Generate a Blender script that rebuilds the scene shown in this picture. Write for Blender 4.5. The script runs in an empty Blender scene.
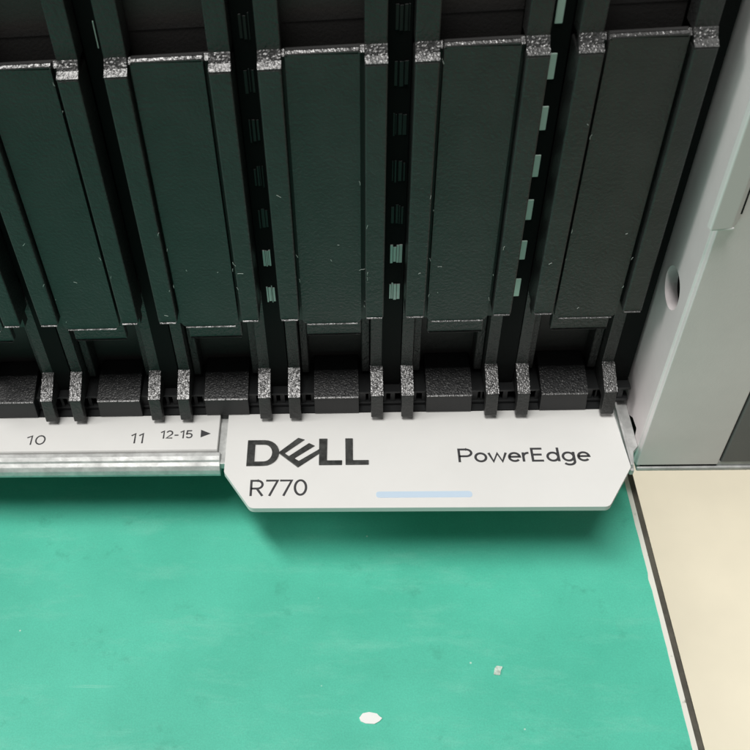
import bpy, bmesh, math, random
from mathutils import Vector, Matrix
random.seed(7)
S = 0.001                       # the script is written in millimetres
PITCH = 17.5
sc = bpy.context.scene
C = sc.collection
TZ = -37.0                      # height of the bench top

# ---------------------------------------------------------------- helpers
def link(name, bm, mat, parent=None, label=None, smooth=False):
    me = bpy.data.meshes.new(name)
    bmesh.ops.recalc_face_normals(bm, faces=bm.faces)
    bmesh.ops.scale(bm, vec=(S, S, S), verts=bm.verts)
    bm.to_mesh(me); bm.free()
    if smooth:
        for p in me.polygons: p.use_smooth = True
    for m in (mat if isinstance(mat, (list, tuple)) else [mat]): me.materials.append(m)
    o = bpy.data.objects.new(name, me); C.objects.link(o)
    if parent: o.parent = parent
    if label: o['label'] = label
    return o

def tag(o, label=None, cat=None, group=None, kind=None):
    if label: o['label'] = label
    if cat: o['category'] = cat
    if group: o['group'] = group
    if kind: o['kind'] = kind
    return o

def empty(name, loc=(0, 0, 0)):
    o = bpy.data.objects.new(name, None); C.objects.link(o)
    o.location = [c * S for c in loc]; o.empty_display_size = .01
    return o

def merge(bm, sub):
    me = bpy.data.meshes.new('tmp'); sub.to_mesh(me); sub.free()
    bm.from_mesh(me); bpy.data.meshes.remove(me)

def box(bm, x0, x1, y0, y1, z0, z1, bev=0, seg=2):
    b = bmesh.new()
    vs = [b.verts.new((x, y, z)) for x in (x0, x1) for y in (y0, y1) for z in (z0, z1)]
    for f in ((0, 1, 3, 2), (4, 6, 7, 5), (0, 4, 5, 1), (2, 3, 7, 6), (0, 2, 6, 4), (1, 5, 7, 3)):
        b.faces.new([vs[i] for i in f])
    if bev:
        bmesh.ops.bevel(b, geom=b.edges[:], offset=bev, segments=seg, profile=.5, affect='EDGES', clamp_overlap=True)
    merge(bm, b)

def prism(bm, pts, a0, a1, axis, bev=0, seg=2):
    """extrude the outline pts along axis from a0 to a1"""
    b = bmesh.new()
    def P(p, a):
        return {'x': (a, p[0], p[1]), 'y': (p[0], a, p[1]), 'z': (p[0], p[1], a)}[axis]
    A = [b.verts.new(P(p, a0)) for p in pts]; B = [b.verts.new(P(p, a1)) for p in pts]
    b.faces.new(A); b.faces.new(B[::-1])
    n = len(pts)
    for i in range(n): b.faces.new((A[i], B[i], B[(i + 1) % n], A[(i + 1) % n]))
    bmesh.ops.recalc_face_normals(b, faces=b.faces)
    if bev:
        bmesh.ops.bevel(b, geom=b.edges[:], offset=bev, segments=seg, profile=.5, affect='EDGES', clamp_overlap=True)
    merge(bm, b)

def rounded(pts, radii, n=5):
    """outline with its corners rounded"""
    out = []
    N = len(pts)
    for i, p in enumerate(pts):
        r = radii[i] if isinstance(radii, (list, tuple)) else radii
        p = Vector(p); a = Vector(pts[i - 1]) - p; c = Vector(pts[(i + 1) % N]) - p
        if r <= 0: out.append(tuple(p)); continue
        a.normalize(); c.normalize()
        ang = a.angle(c); d = r / math.tan(ang / 2)
        s, e = p + a * d, p + c * d
        for k in range(n + 1):
            t = k / n
            out.append(tuple((1 - t) ** 2 * s + 2 * t * (1 - t) * p + t * t * e))
    return out

def cyl_pts(cx, cy, r, n=40):
    return [(cx + r * math.cos(2 * math.pi * k / n), cy + r * math.sin(2 * math.pi * k / n)) for k in range(n)]

def B(): return bmesh.new()

rg = random.Random(11)
def grained(bm, x0, x1, a, b, cell=.13, amp=.0105, thick=.25):
    """a real grained skin: from a=(y,z) to b=(y,z) across x0..x1, each grain a small tilted facet"""
    a, b = Vector((0, *a)), Vector((0, *b)); u = b - a; L_ = u.length
    n = Vector((0, u.z, -u.y)).normalized()
    if n.z < 0: n = -n
    nx, nu = max(2, round((x1 - x0) / cell)), max(2, round(L_ / cell))
    g = []
    for i in range(nx + 1):
        row = []
        for j in range(nu + 1):
            e = i in (0, nx) or j in (0, nu)
            p = a + u * (j / nu) + Vector((x0 + (x1 - x0) * i / nx, 0, 0))
            p += n * (rg.gauss(0, amp) * (.5 if e else 1))
            if not e: p += Vector((rg.uniform(-.3, .3) * cell, 0, 0)) + u.normalized() * rg.uniform(-.3, .3) * cell
            row.append(bm.verts.new(p))
        g.append(row)
    for i in range(nx):
        for j in range(nu):
            q = (g[i][j], g[i + 1][j], g[i + 1][j + 1], g[i][j + 1])
            if rg.random() < .5: bm.faces.new((q[0], q[1], q[2])); bm.faces.new((q[0], q[2], q[3]))
            else: bm.faces.new((q[0], q[1], q[3])); bm.faces.new((q[1], q[2], q[3]))
    rim = [g[i][0] for i in range(nx + 1)] + [g[nx][j] for j in range(1, nu + 1)] + [g[i][nu] for i in range(nx - 1, -1, -1)] + [g[0][j] for j in range(nu - 1, 0, -1)]
    low = [bm.verts.new(v.co - n * thick) for v in rim]
    for k in range(len(rim)):
        m = (k + 1) % len(rim); bm.faces.new((rim[k], rim[m], low[m], low[k]))
    bm.faces.new(low)

# ---------------------------------------------------------------- materials
def mat(name, base, rough=.5, metal=0, spec=.5, var=0, var_mm=8, bump=0, bump_mm=.25, bump_dist=.05,
        rough_var=0, coat=0, col2=None, mask=None, bump2=0, bump2_mm=6):
    m = bpy.data.materials.new(name); m.use_nodes = True
    nt = m.node_tree; bs = nt.nodes['Principled BSDF']
    bs.inputs['Base Color'].default_value = (*base, 1)
    bs.inputs['Roughness'].default_value = rough
    bs.inputs['Metallic'].default_value = metal
    bs.inputs['Specular IOR Level'].default_value = spec
    bs.inputs['Coat Weight'].default_value = coat
    geo = nt.nodes.new('ShaderNodeNewGeometry')
    def noise(mm, det=4, rough_=.6):
        n = nt.nodes.new('ShaderNodeTexNoise'); n.inputs['Scale'].default_value = 1000 / mm
        n.inputs['Detail'].default_value = det; n.inputs['Roughness'].default_value = rough_
        nt.links.new(geo.outputs['Position'], n.inputs['Vector']); return n
    if var or col2:
        n = noise(var_mm)
        r = nt.nodes.new('ShaderNodeValToRGB')
        r.color_ramp.elements[0].position = .35; r.color_ramp.elements[1].position = .65
        if mask: r.color_ramp.elements[0].position, r.color_ramp.elements[1].position = mask
        lo = tuple(c * (1 - var) for c in base); hi = col2 or tuple(min(1, c * (1 + var)) for c in base)
        r.color_ramp.elements[0].color = (*lo, 1); r.color_ramp.elements[1].color = (*hi, 1)
        nt.links.new(n.outputs['Fac'], r.inputs['Fac']); nt.links.new(r.outputs['Color'], bs.inputs['Base Color'])
    if rough_var:
        n = noise(var_mm * 1.7, 5)
        mr = nt.nodes.new('ShaderNodeMapRange')
        mr.inputs['From Min'].default_value = .3; mr.inputs['From Max'].default_value = .7
        mr.inputs['To Min'].default_value = rough - rough_var; mr.inputs['To Max'].default_value = rough + rough_var
        nt.links.new(n.outputs['Fac'], mr.inputs['Value']); nt.links.new(mr.outputs['Result'], bs.inputs['Roughness'])
    prev = None
    for st, mm, dist in ((bump2, bump2_mm, bump_dist * 2), (bump, bump_mm, bump_dist)):
        if st:
            n = noise(mm, 3)
            bp = nt.nodes.new('ShaderNodeBump'); bp.inputs['Strength'].default_value = st
            bp.inputs['Distance'].default_value = dist * S
            nt.links.new(n.outputs['Fac'], bp.inputs['Height'])
            if prev: nt.links.new(prev.outputs['Normal'], bp.inputs['Normal'])
            prev = bp
    if prev: nt.links.new(prev.outputs['Normal'], bs.inputs['Normal'])
    return m

M = {}
M['plastic'] = mat('black_textured_plastic', (.029, .030, .0295), .38, spec=.5, bump=1, bump_mm=.45, bump_dist=.16, var=.15, var_mm=5)
M['back'] = mat('dull_black_plastic', (.032, .031, .030), .5, bump=.8, bump_mm=.4, bump_dist=.05)
M['hook'] = mat('black_glittering_plastic', (.04, .04, .04), .30, spec=1.0)
M['dark'] = mat('black_cage_metal', (.006, .007, .007), .7, spec=.12, bump=.5, bump_mm=.5)
M['bar'] = mat('dark_grey_crossbar', (.035, .037, .038), .35, metal=.3, bump=.5, bump_mm=.4)
M['tab'] = mat('pale_lit_tab', (.68, .90, .79), .35, bump=.4, bump_mm=.6)  # brightest tab copy, its green reflected light put into the colour
M['tab2'] = mat('shaded_tab', (.016, .017, .017), .4, spec=.3, bump=.8, bump_mm=.6)  # dark tab copy, shade of the upper rows put into the colour
M['tab3'] = mat('lit_grey_tab', (.50, .53, .51), .35, metal=.3, bump=.8, bump_mm=.5)  # grey tab copy, brighter light on the lower rows put into the colour
M['white'] = mat('white_painted_sheet', (.77, .77, .75), .55, spec=.35, bump=.35, bump_mm=.3, bump_dist=.02, var=.02, var_mm=14)
M['zinc'] = mat('silver_zinc_sheet', (.55, .56, .55), .55, metal=.35, bump=.8, bump_mm=.9, bump_dist=.08, var=.16, var_mm=2, rough_var=.12)
M['ear'] = mat('silver_grey_paint', (.87, .815, .82), .45, metal=.1, bump=.8, bump_mm=.35, bump_dist=.03, var=.03, var_mm=10)
M['latch'] = mat('grey_satin_latch', (.74, .74, .73), .3, spec=.7, bump=.2, bump_mm=.4, bump_dist=.02)
M['module'] = mat('dark_grey_module', (.17, .168, .167), .5, bump=1, bump_mm=.5, bump_dist=.06)
M['ink'] = mat('dark_grey_print', (.045, .045, .048), .55)
M['logo'] = mat('dark_chrome_logo', (.15, .155, .15), .3, metal=.7, bump=.6, bump_mm=.9, bump_dist=.06, var=.35, var_mm=1.2)
M['lens'] = mat('pale_blue_lens', (.58, .71, .84), .3)
M['rubber'] = mat('black_rubber', (.03, .03, .03), .7)
M['edge_white'] = mat('white_worn_edge', (.78, .77, .70), .5, var=.0, var_mm=2.5, col2=(.35, .36, .30), mask=(.62, .70), bump=.6, bump_mm=1.4)
M['edge_dark'] = mat('dark_edge_band', (.085, .078, .062), .5, var=.3, var_mm=4, bump=.6, bump_mm=1.2)
M['chip'] = mat('white_chip', (.85, .86, .84), .6, bump=.5, bump_mm=.8)
M['chip2'] = mat('grey_smear', (.55, .66, .58), .6, bump=.5, bump_mm=.8, var=.3, var_mm=.9)
M['lint'] = mat('pale_lint', (.6, .63, .6), .7)
M['cream'] = mat('cream_floor', (.86, .79, .62), .45, var=.035, var_mm=110)

# green bench laminate: scuffs, tiny pale specks and darker pits that belong to the surface itself
def bench_material():
    m = bpy.data.materials.new('green_laminate'); m.use_nodes = True
    nt = m.node_tree; bs = nt.nodes['Principled BSDF']; L = nt.links
    geo = nt.nodes.new('ShaderNodeNewGeometry')
    def noise(mm, det=4, r=.6, stretch=None):
        n = nt.nodes.new('ShaderNodeTexNoise'); n.inputs['Scale'].default_value = 1000 / mm
        n.inputs['Detail'].default_value = det; n.inputs['Roughness'].default_value = r
        if stretch:
            mp = nt.nodes.new('ShaderNodeMapping'); mp.inputs['Scale'].default_value = stretch
            mp.inputs['Rotation'].default_value = (0, 0, .5)
            L.new(geo.outputs['Position'], mp.inputs['Vector']); L.new(mp.outputs['Vector'], n.inputs['Vector'])
        else: L.new(geo.outputs['Position'], n.inputs['Vector'])
        return n
    def ramp(n, a, b, ca, cb):
        r = nt.nodes.new('ShaderNodeValToRGB')
        r.color_ramp.elements[0].position = a; r.color_ramp.elements[1].position = b
        r.color_ramp.elements[0].color = ca; r.color_ramp.elements[1].color = cb
        L.new(n.outputs[0], r.inputs['Fac']); return r
    def mix(fac, a, b):
        x = nt.nodes.new('ShaderNodeMix'); x.data_type = 'RGBA'
        L.new(fac.outputs[0], x.inputs[0]); L.new(a.outputs[2] if a.type == 'MIX' else a.outputs[0], x.inputs[6])
        x.inputs[7].default_value = b; return x
    base = ramp(noise(16, 5), .3, .7, (.070, .475, .337, 1), (.092, .555, .40, 1))
    w, k = (1, 1, 1, 1), (0, 0, 0, 1)
    sc1 = ramp(noise(14, 8, .75, (1, 3.5, 1)), .52, .72, k, (.5, .5, .5, 1))
    a = mix(sc1, base, (.17, .58, .44, 1))
    sc2 = ramp(noise(5, 6, .7), .60, .74, k, (.6, .6, .6, 1))
    b = mix(sc2, a, (.05, .36, .25, 1))
    vor = nt.nodes.new('ShaderNodeTexVoronoi'); vor.inputs['Scale'].default_value = 1000 / 6.5
    L.new(geo.outputs['Position'], vor.inputs['Vector'])
    sp = ramp(vor, .012, .03, (.8, .8, .8, 1), k)
    c = mix(sp, b, (.6, .78, .68, 1))
    scr = ramp(noise(3.2, 3, .5, (.12, 2.6, 1)), .735, .76, k, (.5, .5, .5, 1))
    gate = ramp(noise(30, 2), .5, .62, k, w)
    mg = nt.nodes.new('ShaderNodeMath'); mg.operation = 'MULTIPLY'
    L.new(scr.outputs[0], mg.inputs[0]); L.new(gate.outputs[0], mg.inputs[1])
    d = nt.nodes.new('ShaderNodeMix'); d.data_type = 'RGBA'; L.new(mg.outputs[0], d.inputs[0]); L.new(c.outputs[2], d.inputs[6]); d.inputs[7].default_value = (.3, .68, .55, 1)
    gr = ramp(noise(.22, 2), .3, .7, (.93, .93, .93, 1), (1.07, 1.07, 1.07, 1))
    ml = nt.nodes.new('ShaderNodeMix'); ml.data_type = 'RGBA'; ml.blend_type = 'MULTIPLY'; ml.inputs[0].default_value = 1
    L.new(d.outputs[2], ml.inputs[6]); L.new(gr.outputs[0], ml.inputs[7])
    L.new(ml.outputs[2], bs.inputs['Base Color'])
    rr = ramp(noise(11, 6, .7), .3, .7, (.42, .42, .42, 1), (.6, .6, .6, 1)); L.new(rr.outputs[0], bs.inputs['Roughness'])
    bp = nt.nodes.new('ShaderNodeBump'); bp.inputs['Strength'].default_value = .4; bp.inputs['Distance'].default_value = .04 * S
    L.new(noise(1.2, 4).outputs['Fac'], bp.inputs['Height']); L.new(bp.outputs['Normal'], bs.inputs['Normal'])
    return m
M['bench'] = bench_material()

# ---------------------------------------------------------------- the setting and the bench
bm = B(); box(bm, -3000, 3000, -3000, 3000, -790, -760)
tag(link('floor', bm, M['cream']), 'cream floor far below the bench', kind='structure')

bench = empty('workbench', (0, 0, TZ - 30))
tag(bench, 'green topped workbench with a white and dark edge under the server', 'workbench')
def on_bench(name, bm, m, label=None):
    o = link(name, bm, m, bench, label); o.location = (0, 0, -(TZ - 30) * S); return o
bm = B(); box(bm, -520, 51.8, -150, 420, TZ - 28, TZ)
on_bench('bench_top', bm, M['bench'])
bm = B()                        # the worn white edge, its inner border a little uneven
pts = [(52.2, -150), (52.2, 420)]
y = 420
while y > -149:
    pts.append((51.48 + random.uniform(-.02, .02) - (random.random() < .05) * random.uniform(.03, .15), y)); y -= random.uniform(.8, 2.2)
pts.append((51.4, -150))
prism(bm, pts, TZ - 27, TZ + .06, 'z')
on_bench('white_edge', bm, M['edge_white'])
bm = B(); prism(bm, rounded([(52.2, TZ - 27), (53.15, TZ - 27), (53.15, TZ + .02), (52.2, TZ + .02)], [0, 0, .25, 0]), -150, 420, 'y')
on_bench('dark_edge', bm, M['edge_dark'])
for x, y in ((-490, -120), (20, -120), (-490, 390), (20, 390)):
    bm = B(); box(bm, x - 20, x + 20, y - 20, y + 20, -760, TZ - 28, 3); on_bench('leg', bm, M['module'])

# white chips lying on the bench
def chip(name, cx, cy, pts, m, label, h=.18):
    bm = B(); prism(bm, rounded(pts, .12, 3), 0, h, 'z', .05, 1)
    o = link(name, bm, m); o.location = (cx * S, cy * S, (TZ + .01) * S)
    return tag(o, label, 'chip')
chip('paint_chip', 8.5, -42.1, [(-1.5, .1), (-1.0, .75), (-.1, .95), (1.0, .75), (1.35, .35), (1.75, .1), (1.3, -.35), (.6, -.75), (-.6, -.7), (-1.3, -.4)], M['chip'],
     'bright white oval paint chip lying on the green bench')
chip('paint_chip', 27.0, -34.7, [(-.6, -.6), (-.35, .35), (.0, .75), (.85, .6), (.5, .05), (.3, -.7)], M['chip2'],
     'small pale grey smeared chip on the green bench toward the dark edge')

# ---------------------------------------------------------------- drive blanks
GX = -3.10; GW = 14.55
def blank_origin(i): return ((i - 3) * PITCH, 0, 0)
RIB = [(4.25, 3.0), (4.25, -13.7), (-.14, -15.86), (-.83, -20.0), (-.6, -20.25), (.55, -20.25), (1.1, -17.9), (9.3, -17.9), (9.3, 3.0)]

def make_blank():
    t = empty('drive_blank', blank_origin(3))
    bm = B()                                     # raised centre panel: rounded lower corners, bevelled rim
    pts = rounded([(.05, 0), (8.34, 0), (8.34, 41.9), (.05, 41.9)], [.75, .75, .1, .1], 4)
    b = B(); 
    A = [b.verts.new((p[0], 0, p[1])) for p in pts]; Bk = [b.verts.new((p[0], 1.3, p[1])) for p in pts]
    b.faces.new(A); b.faces.new(Bk[::-1])
    for i in range(len(pts)): b.faces.new((A[i], Bk[i], Bk[(i + 1) % len(pts)], A[(i + 1) % len(pts)]))
    front = [e for e in b.edges if all(abs(v.co.y) < 1e-6 for v in e.verts)]
    bmesh.ops.bevel(b, geom=front, offset=.28, segments=3, profile=.5, affect='EDGES')
    merge(bm, b)
    fp = link('front_panel', bm, M['plastic'], t)
    bm = B(); grained(bm, .6, 7.8, (.03, .12), (-.16, .03), .12, .012, .08); link('rim', bm, M['hook2'], fp)
    bm = B(); grained(bm, .12, 8.28, (.18, 41.84), (.60, 42.08), .15, .013, .2); box(bm, .12, 8.28, .75, 1.3, 41.6, 42.1)
    link('top_lip', bm, M['hook'], t)
    bm = B()                                     # body behind the panel with the grooves either side
    box(bm, GX + .3, GX + GW - .3, 1.3, 3.0, -.4, 41.2)
    box(bm, -.7, 9.05, 5.0, 8.0, 43.2, 59); box(bm, -.7, 9.05, 5.1, 8, 30, 43.19)
    box(bm, -.75, 9.1, 9.31, 10.5, -18, -.6)
    link('body', bm, M['back'], t)
    bm = B(); box(bm, .38, 8.35, 1.95, 3.2, -4.1, -.42, .22, 2); lp = link('lower_plate', bm, M['plastic'], t)
    bm = B(); grained(bm, .55, 8.2, (1.98, -3.98), (1.8, -4.07), .12, .012, .08); link('rim', bm, M['hook2'], lp)
    for x0, x1 in ((-3.1, -.38), (8.88, 11.45)):
        bm = B(); box(bm, x0, x1, -.69, 4.0, 1.6, 40.6, .22, 2)
        sr = link('side_rail', bm, M['plastic'], t)
        bm = B(); grained(bm, x0 + .2, x1 - .2, (-.66, 1.72), (-.85, 1.63), .12, .012, .08); link('rim', bm, M['hook2'], sr)
        bm = B()                                 # shoulder above each rail and the column over it
        inn = (x1 + .5) if x0 < 0 else (x0 - .5)
        prism(bm, [(-.6, 40.61), (.25, 41.1), (.95, 41.95), (1.5, 41.95), (1.5, 40.61)], x0 + .04, x1 - .04, 'x', .05, 1); grained(bm, x0 + .02, x1 - .02, (-.66, 40.68), (.22, 41.2)); grained(bm, x0 + .05, x1 - .05, (.2, 41.22), (.98, 42.15), .17, .03)
        b2 = B(); box(b2, x0 + .02, x1 - .02, 1.0, 4, 41.6, 59, .15); link('column', b2, M['plastic'], t)
        lo, hi = (x1, x1 + .36) if x0 < 0 else (x0 - .5, x0)
        grained(bm, lo + .04, hi - .04, (.75, 41.35), (1.5, 41.85), .14, .016)
        link('shoulder', bm, M['hook2'], t)
    for x0, x1 in ((-3.03, -1.22), (9.78, 11.62)):
        bm = B(); prism(bm, RIB, x0, x1, 'x', .14, 2); r = link('rib', bm, M['plastic'], t)
        bm = B()                                 # glittering sloped face of the hook
        grained(bm, x0 - .02, x1 + .02, (4.27, -13.62), (-.12, -15.75))
        link('hook_face', bm, M['hook'], r)
    for x0, x1 in ((-1.1, .1), (8.45, 9.7)):     # inner guides seen inside the recess
        bm = B(); box(bm, x0, x1, 6.2, 9.3, -17.0, -.5, .12, 1); link('guide', bm, M['plastic'], t)
    bm = B()
    prism(bm, [(1.27, -17.62), (.8, -20.85), (1.1, -20.93), (9.2, -20.93), (9.2, -16.2), (5.9, -16.2)], .87, 7.92, 'x', .14, 2); grained(bm, .9, 7.89, (1.32, -17.54), (5.9, -16.13), .16, .011)
    lb = link('latch_block', bm, M['block'], t)
    bm = B(); grained(bm, .95, 7.84, (1.33, -17.46), (1.12, -17.56), .12, .01, .08); link('rim', bm, M['hook2'], lb)
    return t
M['hook2'] = mat('black_grained_plastic', (.022, .023, .023), .34, spec=1)
M['block'] = mat('black_speckled_plastic', (.014, .015, .016), .40, spec=.5, bump=.6, bump_mm=.30, bump_dist=.03, bump2=.4, bump2_mm=1.5)

BL = ['black drive blank at the left end of the row, above the number 10',
      'black drive blank between the numbers 10 and 11, second in the row',
      'black drive blank over the small 12-15 marking and arrow',
      'middle black drive blank, standing above the large dark logo',
      'black drive blank second from the grey end wall',
      'black drive blank at the right end beside the grey wall']
proto = make_blank()
kids = []
def walk(o, p):
    c = o.copy(); C.objects.link(c); c.parent = p
    for ch in [k for k in ALL if k.parent == o]: walk(ch, c)
    return c
bpy.context.view_layer.update()
ALL = list(C.objects)
for i in range(6):
    o = proto if i == 3 else walk(proto, None)
    o.location = [c * S for c in blank_origin(i)]
    tag(o, BL[i], 'drive blank', 'drive blanks side by side in the server')

# ---------------------------------------------------------------- the server
srv = empty('rack_server', (0, 0, TZ))
tag(srv, 'rack server front with white information tag and grey right ear', 'server')
def part(name, bm, m, parent=None, label=None, smooth=False):
    o = link(name, bm, m, parent or srv, label, smooth)
    if parent is None: o.location = (0, 0, -TZ * S)
    return o
XL = -100
bm = B()
box(bm, XL, 49.8, 11, 12.5, -24.2, 59.9)
box(bm, XL, 47.2, 4.4, 11, -25.4, -24.3)
box(bm, XL - 1.2, XL, -2, 12.5, -24.2, 59.9)
part('drive_cage', bm, M['dark'])
bm = B(); box(bm, XL - 2, 66, 8.0, 260, 60.0, 61.2, .3); part('top_cover', bm, M['zinc'])
bm = B(); box(bm, XL - 2, 66, 12.6, 260, -26.8, -25.5, .3); part('base_sheet', bm, M['zinc'])
for x in (-80, 40):
    bm = B(); prism(bm, cyl_pts(x, 40, 9), TZ, -26.8, 'z', .4, 1); part('rubber_foot', bm, M['rubber'])
for i in range(-1, 6):                             # dividers in the gaps, tabs at even heights with light and shade in their colour
    gx = (i - 3) * PITCH + 11.45
    bm = B(); box(bm, gx + .05, gx + 2.9, 4.2, 10.9, -17.9, 59.8); d = part('bay_divider', bm, M['dark'])
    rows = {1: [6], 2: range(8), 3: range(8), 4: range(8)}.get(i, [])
    for k in rows:
        z = 2.3 + 6.85 * k
        a, b_ = {1: (1.75, 1.88), 2: (.85, 2.1), 3: (.95, 2.6), 4: (.9, 1.78)}[i]
        bm = B()
        if i == 4: box(bm, gx + a, gx + b_, 3.98, 4.19, z - 1.65, z + 1.65, .1, 2)
        elif i == 1: box(bm, gx + a, gx + b_, 4.05, 4.19, z - 1.7, z + 1.7, .05, 1)
        else:                                       # narrow upright slivers side by side
            xx = gx + a
            while xx < gx + b_ - .12:
                wd_ = random.uniform(.12, .5); e = min(xx + wd_, gx + b_)
                box(bm, xx, e, 4.19 - random.uniform(.05, .22), 4.19, z - 1.7 + random.uniform(0, .35), z + 1.7 - random.uniform(0, .5), .03, 1)
                xx = e + (random.uniform(.02, .05) if k < 2 else random.uniform(.04, .22))
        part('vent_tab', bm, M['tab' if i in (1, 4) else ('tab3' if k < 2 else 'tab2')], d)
# crossbar with square notches under the blanks
bm = B()
box(bm, XL, 49.6, 2.6, 9.4, -18.35, -17.95, .08, 1)
box(bm, XL, 49.6, 2.5, 4.3, -20.9, -20.35, .08, 1)
x = XL + 1
for i in range(-2, 6):
    gx = (i - 3) * PITCH
    for a, b_ in ((-1.1, -.55), (.35, 9.0), (9.45, 9.7), (11.8, 12.25), (12.9, 13.6)):
        box(bm, gx + a, gx + b_, 2.75, 4.3, -20.4, -18.3)
part('crossbar', bm, M['bar'])
bm = B(); box(bm, XL, 47.1, 1.2, 4.3, -22.4, -21.05); part('sill', bm, M['bar'])
# strip with the bay numbers, folded over at its front
prof = [(1.0, -21.0), (-6.0, -21.0), (-6.12, -21.28), (-6.35, -21.32), (-6.6, -21.1), (-7.3, -21.15), (-7.85, -21.45), (-8.0, -21.75), (-8.15, -21.78), (-8.6, -22.0),
        (-9.0, -22.6), (-9.15, -23.4), (-9.0, -24.0), (-8.6, -24.2), (4.2, -24.2)]
bm = B()
prism(bm, prof[:3] + [(-6.2, -22.4), (1.0, -22.4)], XL, -14.35, 'x', .05, 1)
ns = part('number_strip', bm, M['white'])
bm = B(); prism(bm, [(-6.2, -22.41)] + prof[3:] + [(4.2, -22.41)], XL, -13.85, 'x', .12, 2)
part('folded_edge', bm, M['zinc'], None, 'rounded bare silver fold along the strip')
bm = B(); box(bm, -14.3, -12.95, -8.2, .2, -23.2, -21.9, .1); box(bm, -14.3, -12.95, .25, 4.2, -23.2, -22.3)
part('bracket', bm, M['zinc'])

# information tag
TAG = rounded([(-13, 1.0), (-12.93, -10.45), (-8.55, -17.2), (43.2, -17.2), (47.55, -10.2), (47.0, 1.0)], [.2, .6, 1.3, 1.3, .6, .2], 6)
bm = B()
prism(bm, TAG, -22.0, -21.0, 'z', .12, 2)
itag = part('information_tag', bm, M['white'])

def A_(cx, cy, rx, ry, a0, a1, n=14):
    return [(cx + rx * math.cos(math.radians(a0 + (a1 - a0) * k / n)), cy + ry * math.sin(math.radians(a0 + (a1 - a0) * k / n))) for k in range(n + 1)]
# each letter: strokes (centre lines) in a box one capital high, and its advance
GLYPH = {
 'R': ([[(.07, 0), (.07, .93), (.36, .93)] + A_(.36, .69, .24, .24, 90, -90) + [(.07, .45)], [(.34, .45), (.62, 0)]], .74),
 '7': ([[(.02, .93), (.57, .93), (.2, 0)]], .66),
 '0': ([A_(.33, .5, .26, .44, 90, 450, 30)], .74),
 '1': ([[(.08, .74), (.36, .93), (.36, 0)]], .56),
 '2': ([A_(.31, .66, .25, .27, 165, -30, 12) + [(.06, .06), (.6, .06)]], .70),
 '-': ([[(.06, .4), (.42, .4)]], .50),
 '5': ([[(.54, .93), (.14, .93), (.09, .52)] + A_(.31, .33, .26, .26, 135, -150, 14)], .70),
 'P': ([[(.07, 0), (.07, .93), (.40, .93)] + A_(.40, .68, .26, .25, 90, -90) + [(.07, .43)]], .78),
 'o': ([A_(.31, .34, .25, .29, 90, 450, 28)], .68),
 'w': ([[(.02, .66), (.22, .03), (.43, .62), (.64, .03), (.84, .66)]], .92),
 'e': ([[(.07, .36), (.56, .36)] + A_(.31, .34, .25, .29, 8, 318, 24)], .66),
 'r': ([[(.07, 0), (.07, .67)], A_(.32, .36, .25, .27, 170, 85, 8)], .43),
 'E': ([[(.56, .93), (.07, .93), (.07, .06), (.58, .06)], [(.07, .5), (.52, .5)]], .72),
 'd': ([A_(.31, .34, .25, .29, 90, 450, 28), [(.57, 0), (.57, 1.0)]], .72),
 'g': ([A_(.31, .34, .25, .29, 90, 450, 28), [(.57, .67), (.57, .0)] + A_(.32, -.02, .25, .22, 0, -150, 12)], .72),
}
def ribbon(bm, pts, w, z):
    closed = (Vector(pts[0]) - Vector(pts[-1])).length < 1e-4
    if closed: pts = pts[:-1]
    P = [Vector(p) for p in pts]; n = len(P); L = []; R = []
    for i in range(n):
        a = P[i] - P[i - 1] if (i > 0 or closed) else P[1] - P[0]
        c = P[(i + 1) % n] - P[i] if (i < n - 1 or closed) else P[-1] - P[-2]
        a.normalize(); c.normalize()
        na, nc = Vector((-a.y, a.x)), Vector((-c.y, c.x)); m = (na + nc)
        m = m / m.length if m.length > 1e-3 else na
        k = min(1.6, 1 / max(.3, m.dot(na)))
        L.append(bm.verts.new((*(P[i] + m * w / 2 * k), z))); R.append(bm.verts.new((*(P[i] - m * w / 2 * k), z)))
    for i in range(n if closed else n - 1):
        j = (i + 1) % n; bm.faces.new((L[i], R[i], R[j], L[j]))
def text_mesh(name, s, x0, x1, ytop, ybase, z, m, parent, w=.12):
    strokes = []; adv = 0
    for ch in s:
        st, a = GLYPH[ch]
        strokes += [[(x + adv, y) for x, y in q] for q in st]; adv += a
    xs = [x for q in strokes for x, y in q]; a, b = min(xs), max(xs); h = ytop - ybase
    wd = w * h; sx = (x1 - x0 - wd) / (b - a)
    bm = B()
    for k, q in enumerate(strokes):
        ribbon(bm, [(x0 + wd / 2 + (x - a) * sx, ybase + y * h) for x, y in q], wd, z + .004 * (k % 3))
    o = link(name, bm, m, parent)
    for p in o.data.polygons:
        if p.normal.z < 0: p.flip()
    return o
ZT = -20.99
for s, x0, x1, yt, yb, bo in (('10', -45.7, -42.45, -2.8, -4.75, .13), ('11', -28.55, -26.4, -2.6, -4.7, .13), ('12-15', -23.8, -18.5, -2.15, -3.8, .15)):
    text_mesh('bay_number', s, x0, x1, yt, yb, ZT, M['ink'], ns, bo)
bm = B(); prism(bm, [(-17.25, -2.1), (-17.2, -3.65), (-15.6, -2.9)], -20.995, ZT + .01, 'z'); link('arrow', bm, M['ink'], ns)
text_mesh('model_number', 'R770', -8.75, -.1, -11.98, -15.0, ZT, M['ink'], itag, .122)
text_mesh('series_name', 'PowerEdge', 22.65, 42.1, -6.45, -9.05, ZT, M['ink'], itag, .145)
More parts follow.
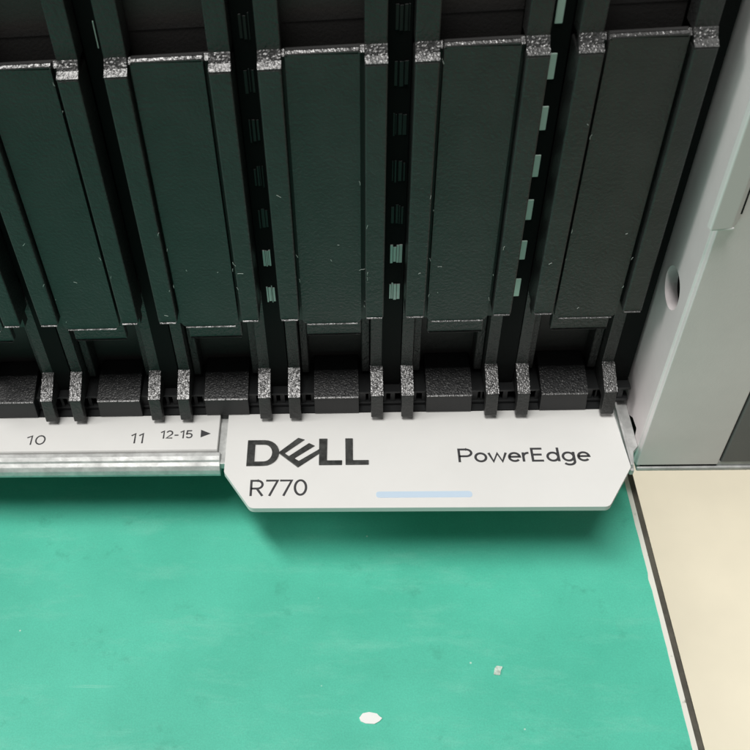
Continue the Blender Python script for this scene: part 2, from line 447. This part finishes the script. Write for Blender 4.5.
# the raised logo
bm = B()
def arc(cx, cy, rx, ry, a0, a1, n=12):
    return [(cx + rx * math.cos(math.radians(a0 + (a1 - a0) * k / n)), cy + ry * math.sin(math.radians(a0 + (a1 - a0) * k / n))) for k in range(n + 1)]
ZL = -20.84
outer = [(-9.55, -9.45), (-9.55, -4.46)] + arc(-6.9, -6.955, 2.35, 2.49, 90, -90)
inner = [(-8.35, -8.65), (-8.35, -5.3)] + arc(-6.9, -6.975, 1.25, 1.66, 90, -90)
b = B()
vo = [b.verts.new((x, y, ZL)) for x, y in outer]; vi = [b.verts.new((x, y, ZL)) for x, y in inner]
n = len(vo)
fs = [b.faces.new((vo[k], vo[(k + 1) % n], vi[(k + 1) % n], vi[k])) for k in range(n)]
r = bmesh.ops.extrude_face_region(b, geom=fs)
bmesh.ops.translate(b, vec=(0, 0, -.2), verts=[v for v in r['geom'] if isinstance(v, bmesh.types.BMVert)])
merge(bm, b)
link('logo_letter', bm, M['logo'], itag)
EP = [(-4.75, -6.93), (-1.67, -4.02), (-.61, -4.41), (-3.68, -7.05), (-3.03, -7.6), (.04, -5.08), (.98, -5.65), (-2.15, -8.04), (-1.48, -8.55), (1.62, -6.3), (1.62, -7.22), (-1.6, -9.82)]
for P_ in (EP, [(1.6, -4.25), (2.9, -4.25), (2.83, -8.5), (5.16, -8.5), (5.12, -9.4), (1.6, -9.4)], [(5.66, -4.25), (6.85, -4.25), (6.8, -8.5), (9.2, -8.5), (9.18, -9.4), (5.66, -9.4)]):
    bm = B(); prism(bm, P_, -21.02, ZL + (.004 if P_ is EP else 0), 'z', .07, 1); link('logo_letter', bm, M['logo'], itag)
bm = B(); prism(bm, rounded([(10.1, -15.45), (24.1, -15.45), (24.1, -14.35), (10.1, -14.35)], .54, 6), -21.05, -20.96, 'z'); link('status_lens', bm, M['lens'], itag)

# right ear
def boolean(o, cutters):
    for c in cutters:
        md = o.modifiers.new('b', 'BOOLEAN'); md.operation = 'DIFFERENCE'; md.object = c; md.solver = 'EXACT'
    bpy.context.view_layer.update()
    me = bpy.data.meshes.new_from_object(o.evaluated_get(bpy.context.evaluated_depsgraph_get()))
    o.modifiers.clear(); o.data = me
    for c in cutters: bpy.data.objects.remove(c)
bm = B()
prism(bm, [(49.8, -5.3), (50.05, -5.42), (50.22, -6.0), (62.15, -6.0), (62.3, -5.85), (62.3, 14.0), (49.8, 14.0)], -26.2, 62, 'z', .12, 2)
ear = part('grey_ear', bm, M['ear'], None, 'light grey moulded ear closing the right end')
bm = B(); prism(bm, cyl_pts(0, 5.2, 3.0, 48), 45, 51.6, 'x'); c1 = link('cut', bm, M['ear'])
bm = B(); prism(bm, rounded([(9, -27.5), (9, -23.5), (2, -23.2), (-.6, -21.2), (-3.0, -20.9), (-3.4, -22.5), (-2.2, -27.5)], [0, .3, 1.2, .4, .25, .6, 0], 4), 45, 52.0, 'x'); c2 = link('cut', bm, M['ear'])
for c in (c1, c2): c.location = (0, 0, -TZ * S); c.parent = srv
boolean(ear, [c1, c2])
bm = B(); prism(bm, cyl_pts(0, 5.2, 2.99, 48), 51.45, 51.9, 'x'); part('hole_shade', bm, M['dark'], ear)  # dark disc standing in for the shade deep in the hole
bm = B()
prism(bm, rounded([(49.5, -6.05), (48.5, -6.7), (48.7, -7.5), (51.2, -7.2), (51.95, -6.5), (51.95, -6.02)], [0, .15, .3, .4, .2, 0], 5), 21.2, 61, 'z', .1, 2)
part('latch', bm, M['latch'], ear, 'satin raised strip on the ear edge')
bm = B(); box(bm, 48.9, 51.5, -7.25, -6.1, 20.85, 21.18, .1); part('latch_glint', bm, M['white'], ear)  # white strip standing in for the bright reflection along the latch bottom
bm = B(); box(bm, 52.02, 52.22, -6.35, -5.95, 22.5, 61); part('latch_gap', bm, M['dark'], ear)
bm = B(); box(bm, 62.55, 80, -6.0, 12, -25.7, 62, .25); part('control_module', bm, M['module'], None, 'dark grey textured module at the far right of the ear')
bm = B()
box(bm, 50.4, 82, -6.15, 14, -27.6, -26.75, .2)
box(bm, 62.2, 82, -5.75, 12, -26.7, -25.8, .1)
part('ear_bracket', bm, M['zinc'])
bm = B(); box(bm, 51.2, 51.9, -3.3, 8.9, -26.1, -20.8); part('notch_shade', bm, M['dark'], ear)  # dark box standing in for the shade inside the notch
bm = B(); box(bm, 50.9, 62.2, -5.8, 13, -26.74, -26.21); part('seam', bm, M['dark'])
bm = B()                                            # bent sheet flange between tag and ear
prism(bm, rounded([(47.25, 4.2), (47.75, -10.0), (48.3, -10.0), (48.9, -6.4), (49.75, -5.4), (49.75, 4.2)], [0, .1, .1, .5, .2, 0], 4), -23.2, -22.2, 'z', .08, 1)
box(bm, 47.7, 48.05, -9.6, 3.5, -22.2, -21.25, .06, 1)
part('flange', bm, M['zinc'])

# lint and scuffs caught on the blanks
bm = B()
def fibre(x, y, z, L_, vertical=True):
    n = random.randint(2, 4); p = Vector((x, y, z)); d = Vector((random.uniform(-.35, .35), 0, 1)) if vertical else Vector((random.uniform(-1, 1), 0, random.uniform(-1, 1)))
    for _ in range(n):
        q = p + d.normalized() * L_ / n
        w = random.uniform(.012, .03)
        s = Vector((d.z, 0, -d.x)).normalized() * w
        vs = [bm.verts.new(v) for v in (p - s, p + s, q + s, q - s)]
        vt = [bm.verts.new(v.co + Vector((0, -.04, 0))) for v in vs]
        bm.faces.new(vt); bm.faces.new(vs[::-1])
        for k in range(4): bm.faces.new((vs[k], vs[(k + 1) % 4], vt[(k + 1) % 4], vt[k]))
        p = q; d += Vector((random.uniform(-.5, .5), 0, random.uniform(-.2, .2)))
for i in range(6):
    ox = (i - 3) * PITCH
    for _ in range(9):
        e = random.choice((-.68, .05, 8.36, 9.1))
        fibre(ox + e + random.uniform(-.12, .12), random.choice((-.7, -.02)) if e in (-.68, 9.1) else -.02, random.choice((random.uniform(3, 18), random.uniform(3, 40))), random.uniform(.15, .7))
    for _ in range(2): fibre(ox + random.uniform(.5, 8), -.01, random.uniform(1, 20), random.uniform(.15, .6), False)
    for _ in range(1): fibre(ox + random.choice((random.uniform(-3, -1), random.uniform(9.2, 11.3))), -.70, random.uniform(3, 35), random.uniform(.2, .7), False)
for p in ((-8.3, -.7, 10.6), (-8.4, -.7, 12.0), (8.75, 0, 3.5), (8.8, 0, 4.3), (8.85, 0, 10.2)):
    for _ in range(1): fibre(*p, .8, False)
tag(link('lint', bm, M['lint']), 'tiny pale fibres and dust caught on the black blanks', 'lint', kind='stuff')

# ---------------------------------------------------------------- light
w = bpy.data.worlds.new('World'); sc.world = w; w.use_nodes = True
w.node_tree.nodes['Background'].inputs[0].default_value = (1.0, .985, .96, 1)
w.node_tree.nodes['Background'].inputs[1].default_value = .145
def lamp(name, loc, size, sy, power, target, col=(1, .98, .95)):
    l = bpy.data.lights.new(name, 'AREA'); l.shape = 'RECTANGLE'; l.size = size; l.size_y = sy; l.energy = power; l.color = col
    o = bpy.data.objects.new(name, l); C.objects.link(o); o.location = loc
    d = Vector(target) - Vector(loc); o.rotation_euler = d.to_track_quat('-Z', 'Y').to_euler()
    return o
lamp('ceiling_lamp', (-.30, -.28, 1.75), 1.0, .26, 28, (0, -.02, 0))
lamp('ceiling_lamp', (-2.2, -.12, 1.55), .9, .9, 23, (0, -.02, 0))
o = lamp('floor_fill', (.80, .35, 1.0), .2, .5, 1.0, (.47, .3, -.76))  # unseen narrow light, added only to brighten the cream floor
o.data.spread = math.radians(40)

# ---------------------------------------------------------------- camera
cam = bpy.data.cameras.new('camera'); co = bpy.data.objects.new('camera', cam); C.objects.link(co)
Rr = ((0.99495147, 0.05261255, -0.08546051), (-0.01854959, -0.7404786, -0.6718239), (-0.09862805, 0.67001743, -0.73576433))
right, down, fwd = (Vector(v) for v in Rr)
mt = Matrix((right, -down, -fwd)).transposed().to_4x4()
mt.translation = Vector((6.68721653, -97.15975041, 95.84747675)) * S
co.matrix_world = mt
cam.sensor_width = 36; cam.lens = 951.290186616513 / 750 * 36
cam.shift_x = (375 - 256.352) / 750; cam.shift_y = (376.312 - 375) / 750
cam.clip_start = .005; cam.clip_end = 20
cam.dof.use_dof = True; cam.dof.focus_distance = .135; cam.dof.aperture_fstop = 75
sc.camera = co
sc.view_settings.view_transform = 'Standard'; sc.view_settings.look = 'None'
sc.view_settings.exposure = 0; sc.view_settings.gamma = 1
